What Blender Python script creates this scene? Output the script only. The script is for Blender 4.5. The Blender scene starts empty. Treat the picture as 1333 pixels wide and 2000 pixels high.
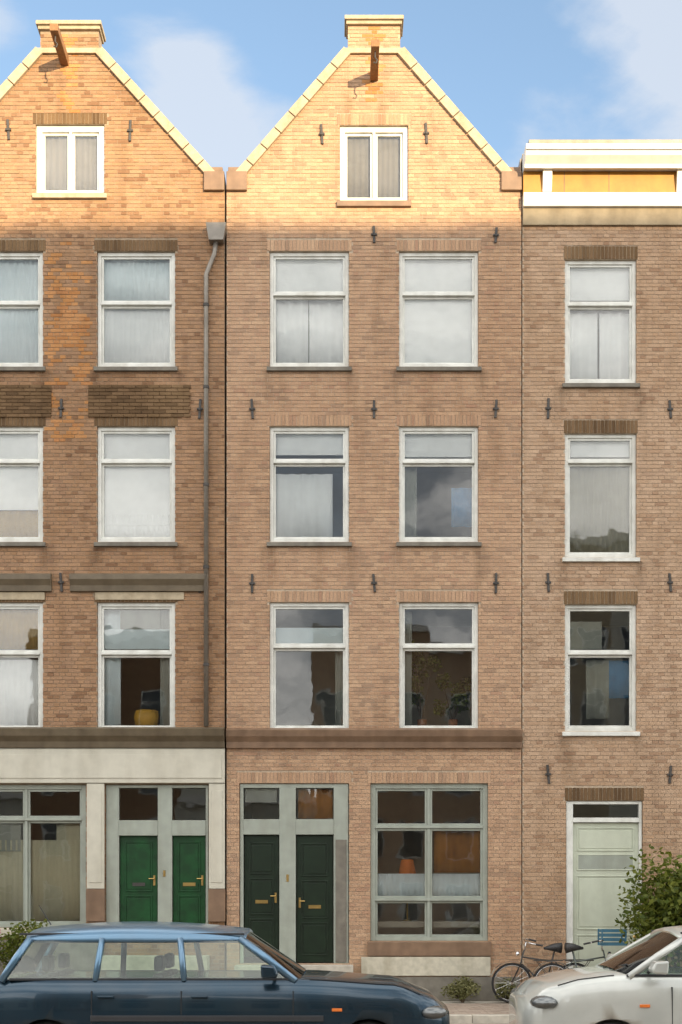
import bpy, bmesh, math, random
from mathutils import Vector, Matrix, noise
R=math.radians
S=bpy.context.scene; C=S.collection
rnd=random.Random(7)
# ---------------------------------------------------------------- camera, sky, sun, exposure
cam=bpy.data.objects.new('camera',bpy.data.cameras.new('camera')); C.objects.link(cam); S.camera=cam
cam.location=(0,-22,1.62); cam.rotation_euler=(R(90),0,0)
cam.data.sensor_fit='VERTICAL'; cam.data.sensor_height=36; cam.data.lens=43.95; cam.data.shift_y=.3875
cam.data.clip_start=.1; cam.data.clip_end=3000
SUN_E,SUN_A=9.0,25.0            # elevation, degrees to the right of the axis behind the camera
w=bpy.data.worlds.new("World"); S.world=w; w.use_nodes=True
nt=w.node_tree; bg=nt.nodes['Background']
sk=nt.nodes.new('ShaderNodeTexSky'); sk.sky_type='NISHITA'; sk.sun_disc=False
sk.sun_elevation=R(SUN_E); sk.sun_rotation=R(180-SUN_A); sk.dust_density=.6; sk.ozone_density=1.6
bg.inputs[1].default_value=.115
def N(t,type,**k):
    n=t.nodes.new(type)
    for a,b in k.items():
        if a.startswith('_'): setattr(n,a[1:],b)
        else: n.inputs[a].default_value=b
    return n
def math_(t,op,a,b=None,clamp=False):
    n=t.nodes.new('ShaderNodeMath'); n.operation=op; n.use_clamp=clamp
    for i,v in enumerate((a,b)):
        if v is None: continue
        if isinstance(v,(int,float)): n.inputs[i].default_value=v
        else: t.links.new(v,n.inputs[i])
    return n.outputs[0]
def clouds():
    t=nt; tc=t.nodes.new('ShaderNodeTexCoord'); d=tc.outputs['Generated']
    mp=N(t,'ShaderNodeMapping'); mp.inputs['Scale'].default_value=(1,1,2.2); mp.inputs['Location'].default_value=(.35,.2,.1)
    t.links.new(d,mp.inputs[0])
    n1=N(t,'ShaderNodeTexNoise',Scale=2.4,Detail=8.0,Roughness=.55,Distortion=.25); t.links.new(mp.outputs[0],n1.inputs[0])
    f=n1.outputs[0]
    def blob(x,z,r,amp,f):
        v=Vector((x,22,z)).normalized()
        dn=t.nodes.new('ShaderNodeVectorMath'); dn.operation='DISTANCE'; t.links.new(d,dn.inputs[0]); dn.inputs[1].default_value=v
        mr=N(t,'ShaderNodeMapRange'); mr.interpolation_type='SMOOTHSTEP'; t.links.new(dn.outputs['Value'],mr.inputs[0])
        mr.inputs[1].default_value=0; mr.inputs[2].default_value=r; mr.inputs[3].default_value=amp; mr.inputs[4].default_value=0
        return math_(t,'ADD',f,mr.outputs[0])
    f=math_(t,'ADD',f,.21); f=blob(0,15.5,.72,-.31,f); f=blob(-3.3,15.0,.085,.15,f); f=blob(-2.0,13.8,.08,.13,f); f=blob(-2.7,14.5,.08,.06,f); f=blob(-6.2,15.6,.06,.12,f)  # cover raised all round for fill light, then suppressed in view
    f=blob(5.8,16.8,.15,.08,f); f=blob(3.2,13.0,.07,.05,f)
    f=blob(2.4,14.7,.15,-.12,f); f=blob(-.9,16.0,.15,-.14,f); f=blob(-4.5,17.4,.10,-.15,f); f=blob(4.9,14.1,.07,-.10,f)
    # cloud held thin inside the frame; bright cover added outside it fills the shade
    dd=t.nodes.new('ShaderNodeVectorMath'); dd.operation='DISTANCE'; t.links.new(d,dd.inputs[0]); dd.inputs[1].default_value=Vector((0,22,15.5)).normalized()
    kk=N(t,'ShaderNodeMapRange'); kk.interpolation_type='SMOOTHSTEP'; t.links.new(dd.outputs['Value'],kk.inputs[0])
    for i_,v_ in enumerate((.35,.8,.50,1.0)): kk.inputs[i_+1].default_value=v_
    n2=N(t,'ShaderNodeTexNoise',Scale=13.0,Detail=6.0,Roughness=.6,Distortion=.6); t.links.new(mp.outputs[0],n2.inputs[0])
    f=math_(t,'ADD',f,math_(t,'MULTIPLY',math_(t,'SUBTRACT',n2.outputs[0],.5),.16))
    lowf=math_(t,'MINIMUM',f,math_(t,'ADD',math_(t,'MULTIPLY',kk.outputs[0],.5),.33)); f=lowf
    out=[]
    for lo,hi,a,b in ((.45,.62,0,.88),(.60,.78,0,1)):
        mr=N(t,'ShaderNodeMapRange'); mr.interpolation_type='SMOOTHSTEP'; t.links.new(f,mr.inputs[0])
        for i,v in enumerate((lo,hi,a,b)): mr.inputs[i+1].default_value=v
        out.append(mr.outputs[0])
    return out
cf,ct=clouds()
mx=nt.nodes.new('ShaderNodeMix'); mx.data_type='RGBA'; nt.links.new(cf,mx.inputs[0]); 
hs=N(nt,'ShaderNodeHueSaturation'); hs.inputs['Saturation'].default_value=.92
nt.links.new(sk.outputs[0],hs.inputs['Color']); nt.links.new(hs.outputs[0],mx.inputs[6]); cc=nt.nodes.new('ShaderNodeMix'); cc.data_type='RGBA'; nt.links.new(ct,cc.inputs[0]); cc.inputs[6].default_value=(2.15,2.3,2.55,1); cc.inputs[7].default_value=(10.2,9.8,9.4,1); nt.links.new(cc.outputs[2],mx.inputs[7])  # second tone: thick cloud added out of view, brightened to fill the shade
nt.links.new(mx.outputs[2],bg.inputs[0])
sl=bpy.data.lights.new('sun','SUN'); sl.energy=3.0; sl.angle=R(.5); sl.color=(1,.77,.47)
so=bpy.data.objects.new('sun',sl); C.objects.link(so); so.rotation_euler=(R(90-SUN_E),0,R(SUN_A))
vs=S.view_settings; vs.view_transform='Standard'; vs.look='None'; vs.exposure=1.63; vs.gamma=1; vs.use_curve_mapping=False

# ---------------------------------------------------------------- units: the facades stand in the plane y=0, 111 photo px to the metre
def X(p): return (p-666.5)/111
def Z(p): return (1955-p)/111

# ---------------------------------------------------------------- materials
M={}
def base(name,rough=.6,spec=.5,metal=0):
    m=bpy.data.materials.new(name); m.use_nodes=True; t=m.node_tree; p=t.nodes['Principled BSDF']
    p.inputs['Roughness'].default_value=rough; p.inputs['Metallic'].default_value=metal; p.inputs['Specular IOR Level'].default_value=spec
    M[name]=m; return m,t,p
def mix(t,f,a,b,mode='MIX'):
    n=t.nodes.new('ShaderNodeMix'); n.data_type='RGBA'; n.blend_type=mode
    for i,v in ((0,f),(6,a),(7,b)):
        if hasattr(v,'node'): t.links.new(v,n.inputs[i])
        elif i==0: n.inputs[0].default_value=v
        else: n.inputs[i].default_value=(*v,1) if len(v)==3 else v
    return n.outputs[2]
def pos(t,scale=(1,1,1)):
    g=t.nodes.new('ShaderNodeNewGeometry'); mp=t.nodes.new('ShaderNodeMapping'); mp.inputs['Scale'].default_value=scale
    t.links.new(g.outputs['Position'],mp.inputs[0]); return mp.outputs[0]
def nz(t,scale,detail=3,sc=(1,1,1),lo=.35,hi=.65):
    n=N(t,'ShaderNodeTexNoise',Scale=scale,Detail=float(detail)); t.links.new(pos(t,sc),n.inputs[0])
    r=N(t,'ShaderNodeMapRange'); t.links.new(n.outputs[0],r.inputs[0]); r.inputs[1].default_value=lo; r.inputs[2].default_value=hi
    return r.outputs[0]
def bump(t,p,h,s=.3,d=.01):
    b=N(t,'ShaderNodeBump'); b.inputs['Strength'].default_value=s; b.inputs['Distance'].default_value=d
    t.links.new(h,b.inputs['Height']); t.links.new(b.outputs[0],p.inputs['Normal'])
def paint(name,col,rough=.45,var=.12,dirt=.25,scale=6,bm=.15,spec=.5,metal=0):
    m,t,p=base(name,rough,spec,metal)
    a=mix(t,nz(t,scale,5),tuple(c*(1-var) for c in col),tuple(min(1,c*(1+var*.6)) for c in col))
    d=mix(t,nz(t,1.3,6,(3,3,.6),.45,.8),(1,1,1),(1-dirt,1-dirt*1.1,1-dirt*1.25)); 
    t.links.new(mix(t,1.0,a,d,'MULTIPLY'),p.inputs['Base Color']); bump(t,p,nz(t,60,4),bm,.004); return m
def brickmat(name,cols,soot=.3,sootcol=(.55,.5,.45),sills=()):
    m,t,p=base(name,.88,.25)
    g=t.nodes.new('ShaderNodeNewGeometry'); oi=t.nodes.new('ShaderNodeObjectInfo')
    f=math_(t,'FRACT',math_(t,'ADD',g.outputs['Random Per Island'],oi.outputs['Random']))
    cr=t.nodes.new('ShaderNodeValToRGB'); cr.color_ramp.interpolation='LINEAR'; e=cr.color_ramp.elements
    while len(e)<len(cols): e.new(.5)
    for i,c in enumerate(cols): e[i].position=i/(len(cols)-1); e[i].color=(*c,1)
    t.links.new(f,cr.inputs[0])
    c=mix(t,nz(t,45,3),(.86,.86,.86),(1.1,1.1,1.1)); c=mix(t,1.0,cr.outputs[0],c,'MULTIPLY')
    s=mix(t,nz(t,.45,5,(1,1,.5),.40,.68),(1,1,1),sootcol); c=mix(t,1.0,c,s,'MULTIPLY')
    s=mix(t,nz(t,1.6,6,(2.2,1,.35),.50,.75),(1,1,1),(.74,.71,.68)); c=mix(t,1.0,c,s,'MULTIPLY')
    if sills:   # rain streaks of dirt that run down from the ends of the window sills
        sx=t.nodes.new('ShaderNodeSeparateXYZ'); t.links.new(pos(t),sx.inputs[0]); tot=None
        for xa,xb,zs in sills:
            for e in (xa,xb):
                fx=N(t,'ShaderNodeMapRange'); t.links.new(math_(t,'ABSOLUTE',math_(t,'SUBTRACT',sx.outputs[0],e)),fx.inputs[0])
                fz=N(t,'ShaderNodeMapRange'); t.links.new(sx.outputs[2],fz.inputs[0])
                for i,v in enumerate((.03,.17,1,0)): fx.inputs[i+1].default_value=v
                for i,v in enumerate((zs-.85,zs,0,1)): fz.inputs[i+1].default_value=v
                q=math_(t,'MULTIPLY',math_(t,'MULTIPLY',fx.outputs[0],fz.outputs[0]),math_(t,'LESS_THAN',sx.outputs[2],zs))
                tot=q if tot is None else math_(t,'ADD',tot,q)
        tot=math_(t,'MULTIPLY',tot,nz(t,3.0,5,(4,1,.5),.25,.65),True)
        c=mix(t,1.0,c,mix(t,tot,(1,1,1),(.50,.47,.44)),'MULTIPLY')
    t.links.new(c,p.inputs['Base Color']); bump(t,p,nz(t,70,4),.5,.004); return m
def sl_(cols,rows): return [(X(a),X(b),Z(r_)) for a,b in cols for r_ in rows]
brickmat('brick_middle',[(.340,.225,.150),(0.421,0.268,0.169),(0.474,0.312,0.198),(0.429,0.277,0.178),(0.501,0.338,0.215),(0.384,0.233,0.153)],sootcol=(.88,.84,.80),sills=sl_([(522,687),(775,940)],(724,1066)))
brickmat('brick_left',[(0.219,0.121,0.067),(0.324,0.196,0.110),(0.365,0.218,0.122),(0.332,0.207,0.127),(0.398,0.242,0.138),(0.292,0.176,0.107)],sootcol=(.76,.71,.64),sills=sl_([(185,347),(-75,89)],(724,1066)))
brickmat('brick_right',[(0.320,0.203,0.130),(0.423,0.284,0.182),(0.457,0.318,0.211),(0.423,0.292,0.194),(0.492,0.347,0.234),(0.380,0.258,0.174)],sootcol=(.9,.86,.81),sills=sl_([(1099,1249),(1365,1515)],(756,1096,1436)))
brickmat('brick_dark',[(.13,.08,.04),(.19,.12,.06),(.22,.14,.075)])
brickmat('brick_orange',[(.38,.17,.06),(.45,.22,.08),(.50,.26,.11),(.41,.19,.075)],sootcol=(.8,.75,.7))
brickmat('paver_mat',[(.30,.24,.19),(.37,.30,.24),(.34,.27,.21),(.41,.34,.27)],sootcol=(.8,.8,.8))
paint('mortar',(.46,.37,.27),.95,.15,.3,20,.4)
paint('mortar_dark',(.34,.26,.18),.95,.15,.3,20,.4)
paint('white_paint',(.66,.67,.62),.4,.10,.24)
paint('grey_paint',(.31,.34,.29),.4,.08,.2)
paint('cream_paint',(.53,.51,.42),.5,.06,.16)
paint('cornice_white',(.66,.64,.58),.45,.05,.1)
paint('ochre_paint',(.36,.175,.022),.5,.10,.2)
paint('brown_moulding',(.20,.125,.075),.5,.15,.3)
paint('dark_moulding',(.13,.10,.06),.5,.15,.3)
paint('green_paint',(.004,.052,.012),.45,.3,.3,bm=.05,spec=.35)
paint('dark_green_paint',(.007,.018,.008),.4,.2,.1,bm=.05,spec=.35)
paint('bluestone',(.17,.155,.125),.75,.2,.3)
paint('sandstone',(.41,.34,.23),.8,.12,.3,12,.4)
paint('plinth_stone',(.50,.47,.37),.8,.12,.3,12,.3)
paint('iron',(.05,.045,.04),.6,.3,.2)
paint('zinc',(.22,.20,.17),.45,.15,.3,metal=.4)
paint('roof_tile',(.16,.07,.045),.8,.3,.2)
paint('room_wall',(.42,.40,.34),.9,.05,.05)
paint('room_dark',(.10,.09,.06),.9,.05,.05)
paint('wood_beam',(.26,.13,.05),.7,.2,.3,20)
paint('curtain_white',(.90,.91,.91),.9,.03,.03,bm=.1)
paint('curtain_blue_white',(.70,.79,.82),.9,.03,.05,bm=.1)
paint('curtain_grey',(.30,.31,.27),.9,.08,.1,bm=.1)
paint('curtain_blue',(.08,.22,.40),.9,.08,.1,bm=.1)
paint('curtain_ochre',(.42,.28,.10),.9,.08,.1,bm=.1)
paint('curtain_rust',(.30,.12,.015),.9,.08,.1,bm=.1)
paint('orange_shade',(.65,.16,.02),.8,.08,.1)
paint('yellow_pot',(.62,.34,.03),.5,.1,.1)
paint('brass',(.55,.38,.14),.3,.1,.1,metal=1)
paint('asphalt',(.10,.095,.085),.9,.2,.2,30,.4)
paint('slab_stone',(.45,.42,.35),.85,.15,.25,9,.3)
paint('rubber',(.02,.02,.02),.8,.2,.1)
paint('dark_plastic',(.025,.027,.03),.5,.1,.1)
paint('chrome',(.6,.6,.6),.15,.05,.05,metal=1)
paint('soil',(.05,.035,.02),.95,.3,.2)
paint('terracotta',(.36,.15,.07),.8,.15,.3)
paint('blue_plastic',(.05,.16,.24),.45,.1,.15)
paint('saddle_black',(.03,.03,.03),.5,.1,.1)
paint('bike_grey',(.10,.12,.11),.35,.1,.1,metal=.3)
paint('bark',(.10,.07,.045),.9,.2,.3)
def leafmat(name,a,b):
    m,t,p=base(name,.55,.3); g=t.nodes.new('ShaderNodeNewGeometry')
    c=mix(t,g.outputs['Random Per Island'],a,b); t.links.new(c,p.inputs['Base Color'])
    p.inputs['Transmission Weight'].default_value=0
    tr=t.nodes.new('ShaderNodeBsdfTranslucent'); t.links.new(c,tr.inputs[0]); ms=t.nodes.new('ShaderNodeMixShader'); ms.inputs[0].default_value=.3
    t.links.new(p.outputs[0],ms.inputs[1]); t.links.new(tr.outputs[0],ms.inputs[2]); t.links.new(ms.outputs[0],t.nodes['Material Output'].inputs[0])
leafmat('leaf_green',(.055,.085,.010),(.16,.18,.025)); leafmat('leaf_olive',(.11,.115,.04),(.22,.21,.09)); leafmat('petal_pink',(.45,.16,.22),(.62,.34,.36))
def glassmat(name,tint,refl=1.0,bumpy=.02,ior=1.6):
    m=bpy.data.materials.new(name); m.use_nodes=True; t=m.node_tree; t.nodes.remove(t.nodes['Principled BSDF']); M[name]=m
    tr=t.nodes.new('ShaderNodeBsdfTransparent'); tr.inputs[0].default_value=(*tint,1)
    gl=t.nodes.new('ShaderNodeBsdfGlossy'); gl.inputs['Roughness'].default_value=.015; gl.inputs[0].default_value=(refl,refl,refl,1)
    fr=t.nodes.new('ShaderNodeFresnel'); fr.inputs[0].default_value=ior
    b=N(t,'ShaderNodeBump'); b.inputs['Strength'].default_value=bumpy*12; b.inputs['Distance'].default_value=.01
    t.links.new(nz(t,1.7,2,(1,1,1),0,1),b.inputs['Height']); t.links.new(b.outputs[0],gl.inputs['Normal'])
    ms=t.nodes.new('ShaderNodeMixShader'); t.links.new(fr.outputs[0],ms.inputs[0]); t.links.new(tr.outputs[0],ms.inputs[1]); t.links.new(gl.outputs[0],ms.inputs[2])
    t.links.new(ms.outputs[0],t.nodes['Material Output'].inputs[0])
glassmat('window_glass',(.97,.98,.97),ior=1.58); glassmat('car_glass',(.88,.94,.89),bumpy=0,ior=1.5)
def carpaint(name,col,rough=.25,coat=1,metal=.3):
    m,t,p=base(name,rough,.5,metal); p.inputs['Base Color'].default_value=(*col,1); p.inputs['Coat Weight'].default_value=coat; p.inputs['Coat Roughness'].default_value=.03
    c=mix(t,nz(t,3,6,(1,1,1),.35,.7),col,tuple(v*.8+.02 for v in col)); t.links.new(c,p.inputs['Base Color'])
carpaint('car_blue',(.010,.036,.060),.25,.5,.7); m,t,p=base('dark_pane',.05,.8); p.inputs['Base Color'].default_value=(.03,.035,.04,1)
carpaint('car_blue_skylit',(.10,.20,.30),.3,.5,.6); carpaint('car_silver',(.50,.52,.48),.35,1,.25)  # first: car blue with sky reflection painted in, for roof and pillars
paint('architrave_stone',(.24,.20,.135),.75,.15,.3); paint('curtain_moss',(.27,.26,.19),.9,.05,.05,bm=.1); paint('headlamp',(.16,.17,.17),.08,.1,.1,metal=.6); paint('curtain_olive',(.50,.47,.33),.9,.05,.05,bm=.1); paint('curtain_dusk',(.13,.12,.11),.9,.05,.05,bm=.1); paint('pale_green_paint',(.50,.54,.43),.45,.05,.12)
m,t,p=base('lamp_glass',.1,.6); p.inputs['Base Color'].default_value=(.6,.6,.58,1); p.inputs['Transmission Weight'].default_value=.5

# ---------------------------------------------------------------- mesh helpers
class MB:
    def __init__(s): s.v=[]; s.f=[]
    def box(s,x0,x1,y0,y1,z0,z1):
        n=len(s.v); s.v+=[(x0,y0,z0),(x0,y0,z1),(x0,y1,z0),(x0,y1,z1),(x1,y0,z0),(x1,y0,z1),(x1,y1,z0),(x1,y1,z1)]
        s.f+=[(n+a,n+b,n+c,n+d) for a,b,c,d in ((0,1,3,2),(4,6,7,5),(0,4,5,1),(2,3,7,6),(0,2,6,4),(1,5,7,3))]; return s
    def trap(s,xa,xb,xc,xd,y0,y1,z0,z1):   # bottom xa..xb at z0, top xc..xd at z1
        n=len(s.v); s.v+=[(xa,y0,z0),(xc,y0,z1),(xa,y1,z0),(xc,y1,z1),(xb,y0,z0),(xd,y0,z1),(xb,y1,z0),(xd,y1,z1)]
        s.f+=[(n+a,n+b,n+c,n+d) for a,b,c,d in ((0,1,3,2),(4,6,7,5),(0,4,5,1),(2,3,7,6),(0,2,6,4),(1,5,7,3))]; return s
    def prism(s,pts,y0,y1):                # polygon in xz, extruded in y
        n=len(s.v); k=len(pts); s.v+=[(x,y0,z) for x,z in pts]+[(x,y1,z) for x,z in pts]
        s.f+=[tuple(range(n,n+k)),tuple(range(n+2*k-1,n+k-1,-1))]+[(n+i,n+k+i,n+k+(i+1)%k,n+(i+1)%k) for i in range(k)]; return s
    def prof(s,pts,x0,x1):                 # profile in yz, extruded in x
        n=len(s.v); k=len(pts); s.v+=[(x0,y,z) for y,z in pts]+[(x1,y,z) for y,z in pts]
        s.f+=[tuple(range(n,n+k)),tuple(range(n+2*k-1,n+k-1,-1))]+[(n+i,n+k+i,n+k+(i+1)%k,n+(i+1)%k) for i in range(k)]; return s
    def tube(s,path,r,k=10,cap=True):
        rr=r if isinstance(r,(list,tuple)) else [r]*len(path); n=len(s.v); path=[Vector(p) for p in path]; up=None
        for i,p in enumerate(path):
            d=(path[min(i+1,len(path)-1)]-path[max(i-1,0)]).normalized()
            a=d.cross(Vector((0,0,1)) if abs(d.z)<.9 else Vector((1,0,0))).normalized()
            if up is not None and a.dot(up)<0: a=-a
            up=a; b=d.cross(a)
            s.v+=[tuple(p+rr[i]*(a*math.cos(2*math.pi*j/k)+b*math.sin(2*math.pi*j/k))) for j in range(k)]
        for i in range(len(path)-1):
            s.f+=[(n+i*k+j,n+i*k+(j+1)%k,n+(i+1)*k+(j+1)%k,n+(i+1)*k+j) for j in range(k)]
        if cap: s.f+=[tuple(range(n+k-1,n-1,-1)),tuple(range(n+(len(path)-1)*k,n+len(path)*k))]
        return s
    def lathe(s,c,prof,k=20,axis='z'):
        n=len(s.v)
        for r,h in prof:
            for j in range(k):
                a=2*math.pi*j/k; q=(r*math.cos(a),r*math.sin(a),h) if axis=='z' else (r*math.cos(a),h,r*math.sin(a))
                s.v.append((c[0]+q[0],c[1]+q[1],c[2]+q[2]))
        for i in range(len(prof)-1): s.f+=[(n+i*k+j,n+i*k+(j+1)%k,n+(i+1)*k+(j+1)%k,n+(i+1)*k+j) for j in range(k)]
        s.f+=[tuple(range(n+k-1,n-1,-1)),tuple(range(n+(len(prof)-1)*k,n+len(prof)*k))]; return s
    def torus(s,c,Rr,r,k=28,q=8,axis='y'):
        n=len(s.v)
        for i in range(k):
            a=2*math.pi*i/k
            for j in range(q):
                b=2*math.pi*j/q; d=Rr+r*math.cos(b); s.v.append((c[0]+d*math.cos(a),c[1]+r*math.sin(b),c[2]+d*math.sin(a)))
        for i in range(k):
            for j in range(q): s.f.append((n+i*q+j,n+i*q+(j+1)%q,n+((i+1)%k)*q+(j+1)%q,n+((i+1)%k)*q+j))
        return s
    def build(s,name,m,parent=None,smooth=False,bev=0,fix=True):
        me=bpy.data.meshes.new(name); me.from_pydata(s.v,[],s.f)
        if fix or bev:
            b=bmesh.new(); b.from_mesh(me); bmesh.ops.recalc_face_normals(b,faces=b.faces)
            if bev: bmesh.ops.bevel(b,geom=[e for e in b.edges if len(e.link_faces)==2 and e.calc_face_angle(0)>.6],offset=bev,segments=2,affect='EDGES',profile=.5,clamp_overlap=True)
            b.to_mesh(me); b.free()
        me.materials.append(M[m]); o=bpy.data.objects.new(name,me); C.objects.link(o)
        if smooth: 
            for p in me.polygons: p.use_smooth=True
        if parent: o.parent=parent; o.matrix_parent_inverse=Matrix.Identity(4); 
        if parent:
            pl=wloc(parent); me.transform(Matrix.Translation(-pl))
        return o
def wloc(o):
    v=Vector((0,0,0))
    while o: v+=Vector(o.location); o=o.parent
    return v
def tag(o,label,cat,group=None):
    o['label']=label; o['category']=cat
    if group: o['group']=group
    return o
def empty(name,loc,label,cat,group=None):
    o=bpy.data.objects.new(name,None); o.location=loc; C.objects.link(o); return tag(o,label,cat,group)
def struct(o): o['kind']='structure'; return o
def stuff(o): o['kind']='stuff'; return o

# ---------------------------------------------------------------- brickwork
def subtract(a,b,holes):
    seg=[(a,b)]
    for h0,h1 in holes:
        n=[]
        for s0,s1 in seg:
            if h1<=s0 or h0>=s1: n.append((s0,s1)); continue
            if h0>s0: n.append((s0,h0))
            if h1<s1: n.append((h1,s1))
        seg=n
    return seg
PITCH=.0665; BH=.056; BL=.205; HL=.0975; J=.010
def unit_brick(name,m):
    mb=MB().box(-BL/2,BL/2,0,.095,-BH/2,BH/2); me=bpy.data.meshes.new(name); me.from_pydata(mb.v,[],mb.f)
    b=bmesh.new(); b.from_mesh(me); bmesh.ops.recalc_face_normals(b,faces=b.faces); b.to_mesh(me); b.free(); me.materials.append(M[m]); return me
def brickwork(house,bounds,z0,z1,holes,m,backm,special=None,y=0.0,single=300,soldiers=(),soldierm=None):
    """bounds(z)->(xl,xr); holes: rects x0,x1,z0,z1"""
    hp=wloc(house); full=[]; mb=MB(); sp=MB(); jr=random.Random(int(z1*100)+len(holes))
    allh=list(holes)+list(soldiers)
    n=int((z1-z0)/PITCH)
    for i in range(n):
        za=z0+i*PITCH; zb=za+BH; zm=za+BH/2; xl,xr=bounds(zm)
        if xr-xl<.06: continue
        segs=subtract(xl,xr,[(h[0],h[1]) for h in allh if h[2]<zb-.02 and h[3]>za+.02])
        L=BL if i%2 else HL; off={0:0,1:.05,2:0,3:.155}[i%4]
        for a,b in segs:
            k=math.floor((a-off)/(L+J)); x=k*(L+J)+off
            while x<b:
                p,q=max(x,a+.001),min(x+L,b-.001); x+=L+J
                if q-p<.025: continue
                dy=jr.uniform(-.003,.003)
                isf=(q-p)>BL-.001
                tgt=mb
                if special and special((p+q)/2,zm): tgt=sp; isf=False
                if isf: full.append(((p+q)/2,y+dy,zm))
                else: tgt.box(p,q,y+dy,y+.095,za+jr.uniform(-.0015,.0015),zb)
    # nearest full bricks inside the frame become single objects
    full.sort(key=lambda c:(abs(c[0])>5.95, (c[0]**2+484+(c[2]-1.62)**2)))
    me=unit_brick('brick',m)
    for c in full[:single]:
        o=bpy.data.objects.new('brick',me); C.objects.link(o); o.parent=house; o.location=(c[0]-hp.x,c[1]-hp.y,c[2]-hp.z)
    for c in full[single:]: mb.box(c[0]-BL/2,c[0]+BL/2,c[1],y+.095,c[2]-BH/2,c[2]+BH/2)
    sm=MB()
    for s0,s1,sz0,sz1 in soldiers:
        k=max(4,round((s1-s0)/.066)); wv=(s1-s0)/k; mid=(s0+s1)/2
        for j in range(k):
            a=s0+j*wv+.005; b=a+wv-.010; t0=((a+b)/2-mid)*.10
            sm.trap(a,b,a+t0*.0,b+t0*.0,y+jr.uniform(-.003,.003),y+.095,sz0+.004,sz1-.008)
    if mb.v: stuff(mb.build('brickwork',m,house,fix=False))
    if sp.v: stuff(sp.build('orange_brickwork','brick_orange',house,fix=False))
    if sm.v: stuff(sm.build('brick_arch',soldierm or m,house,fix=False))
    # backing wall with the same openings
    bk=MB(); zs=sorted({z0,z1}|{h[2] for h in holes if z0<h[2]<z1}|{h[3] for h in holes if z0<h[3]<z1}|{z for z in BREAKS if z0<z<z1})
    for a,b in zip(zs,zs[1:]):
        la,ra=bounds(a+1e-4); lb,rb=bounds(b-1e-4)
        hs=[(h[0]-.004,h[1]+.004) for h in holes if h[2]<(a+b)/2<h[3]]
        if abs(la-lb)<1e-6 and abs(ra-rb)<1e-6:
            for p,q in subtract(la,ra,hs): bk.box(p,q,y+.009,y+.30,a,b)
        elif not hs: bk.trap(la,ra,lb,rb,y+.009,y+.30,a,b)
        else:
            h0=min(h[0] for h in hs); h1=max(h[1] for h in hs)
            bk.trap(la,h0,lb,h0,y+.009,y+.30,a,b); bk.trap(h1,ra,h1,rb,y+.009,y+.30,a,b)
    bk.build('wall',backm,house,fix=False)
BREAKS=set()

# ---------------------------------------------------------------- windows and doors (photo px rectangles on the facade)
def ring(mb,x0,x1,z0,z1,t,y0,y1,bot=None):
    bt=t if bot is None else bot
    mb.box(x0,x0+t,y0,y1,z0,z1); mb.box(x1-t,x1,y0,y1,z0,z1); mb.box(x0+t,x1-t,y0,y1,z1-t,z1); mb.box(x0+t,x1-t,y0,y1,z0,z0+bt)
def cloth(x0,x1,z0,z1,y,m,parent,name='curtain',amp=.022,freq=26):
    mb=MB(); n=max(8,int((x1-x0)*60)); k=len(mb.v); ph=rnd.uniform(0,6)
    for i in range(n+1):
        u=i/n; x=x0+(x1-x0)*u; d=amp*math.sin(freq*x+ph+1.3*math.sin(5*x+ph))
        for z in (z0,z1): mb.v.append((x,y+d*(1 if z==z0 else .6),z))
        for z in (z0,z1): mb.v.append((x,y+.004+d*(1 if z==z0 else .6),z))
    for i in range(n):
        a=i*4; b=a+4; mb.f+=[(a,b,b+1,a+1),(a+2,a+3,b+3,b+2),(a,a+2,b+2,b),(a+1,b+1,b+3,a+3)]
    mb.f+=[(0,1,3,2),(n*4,n*4+2,n*4+3,n*4+1)]
    return mb.build(name,m,parent,smooth=True)
def blind(x0,x1,z0,z1,y,m,parent,name='roller_blind'):
    mb=MB().box(x0,x1,y,y+.005,z0,z1).box(x0,x1,y-.006,y+.011,z0-.02,z0); return mb.build(name,m,parent)
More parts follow.
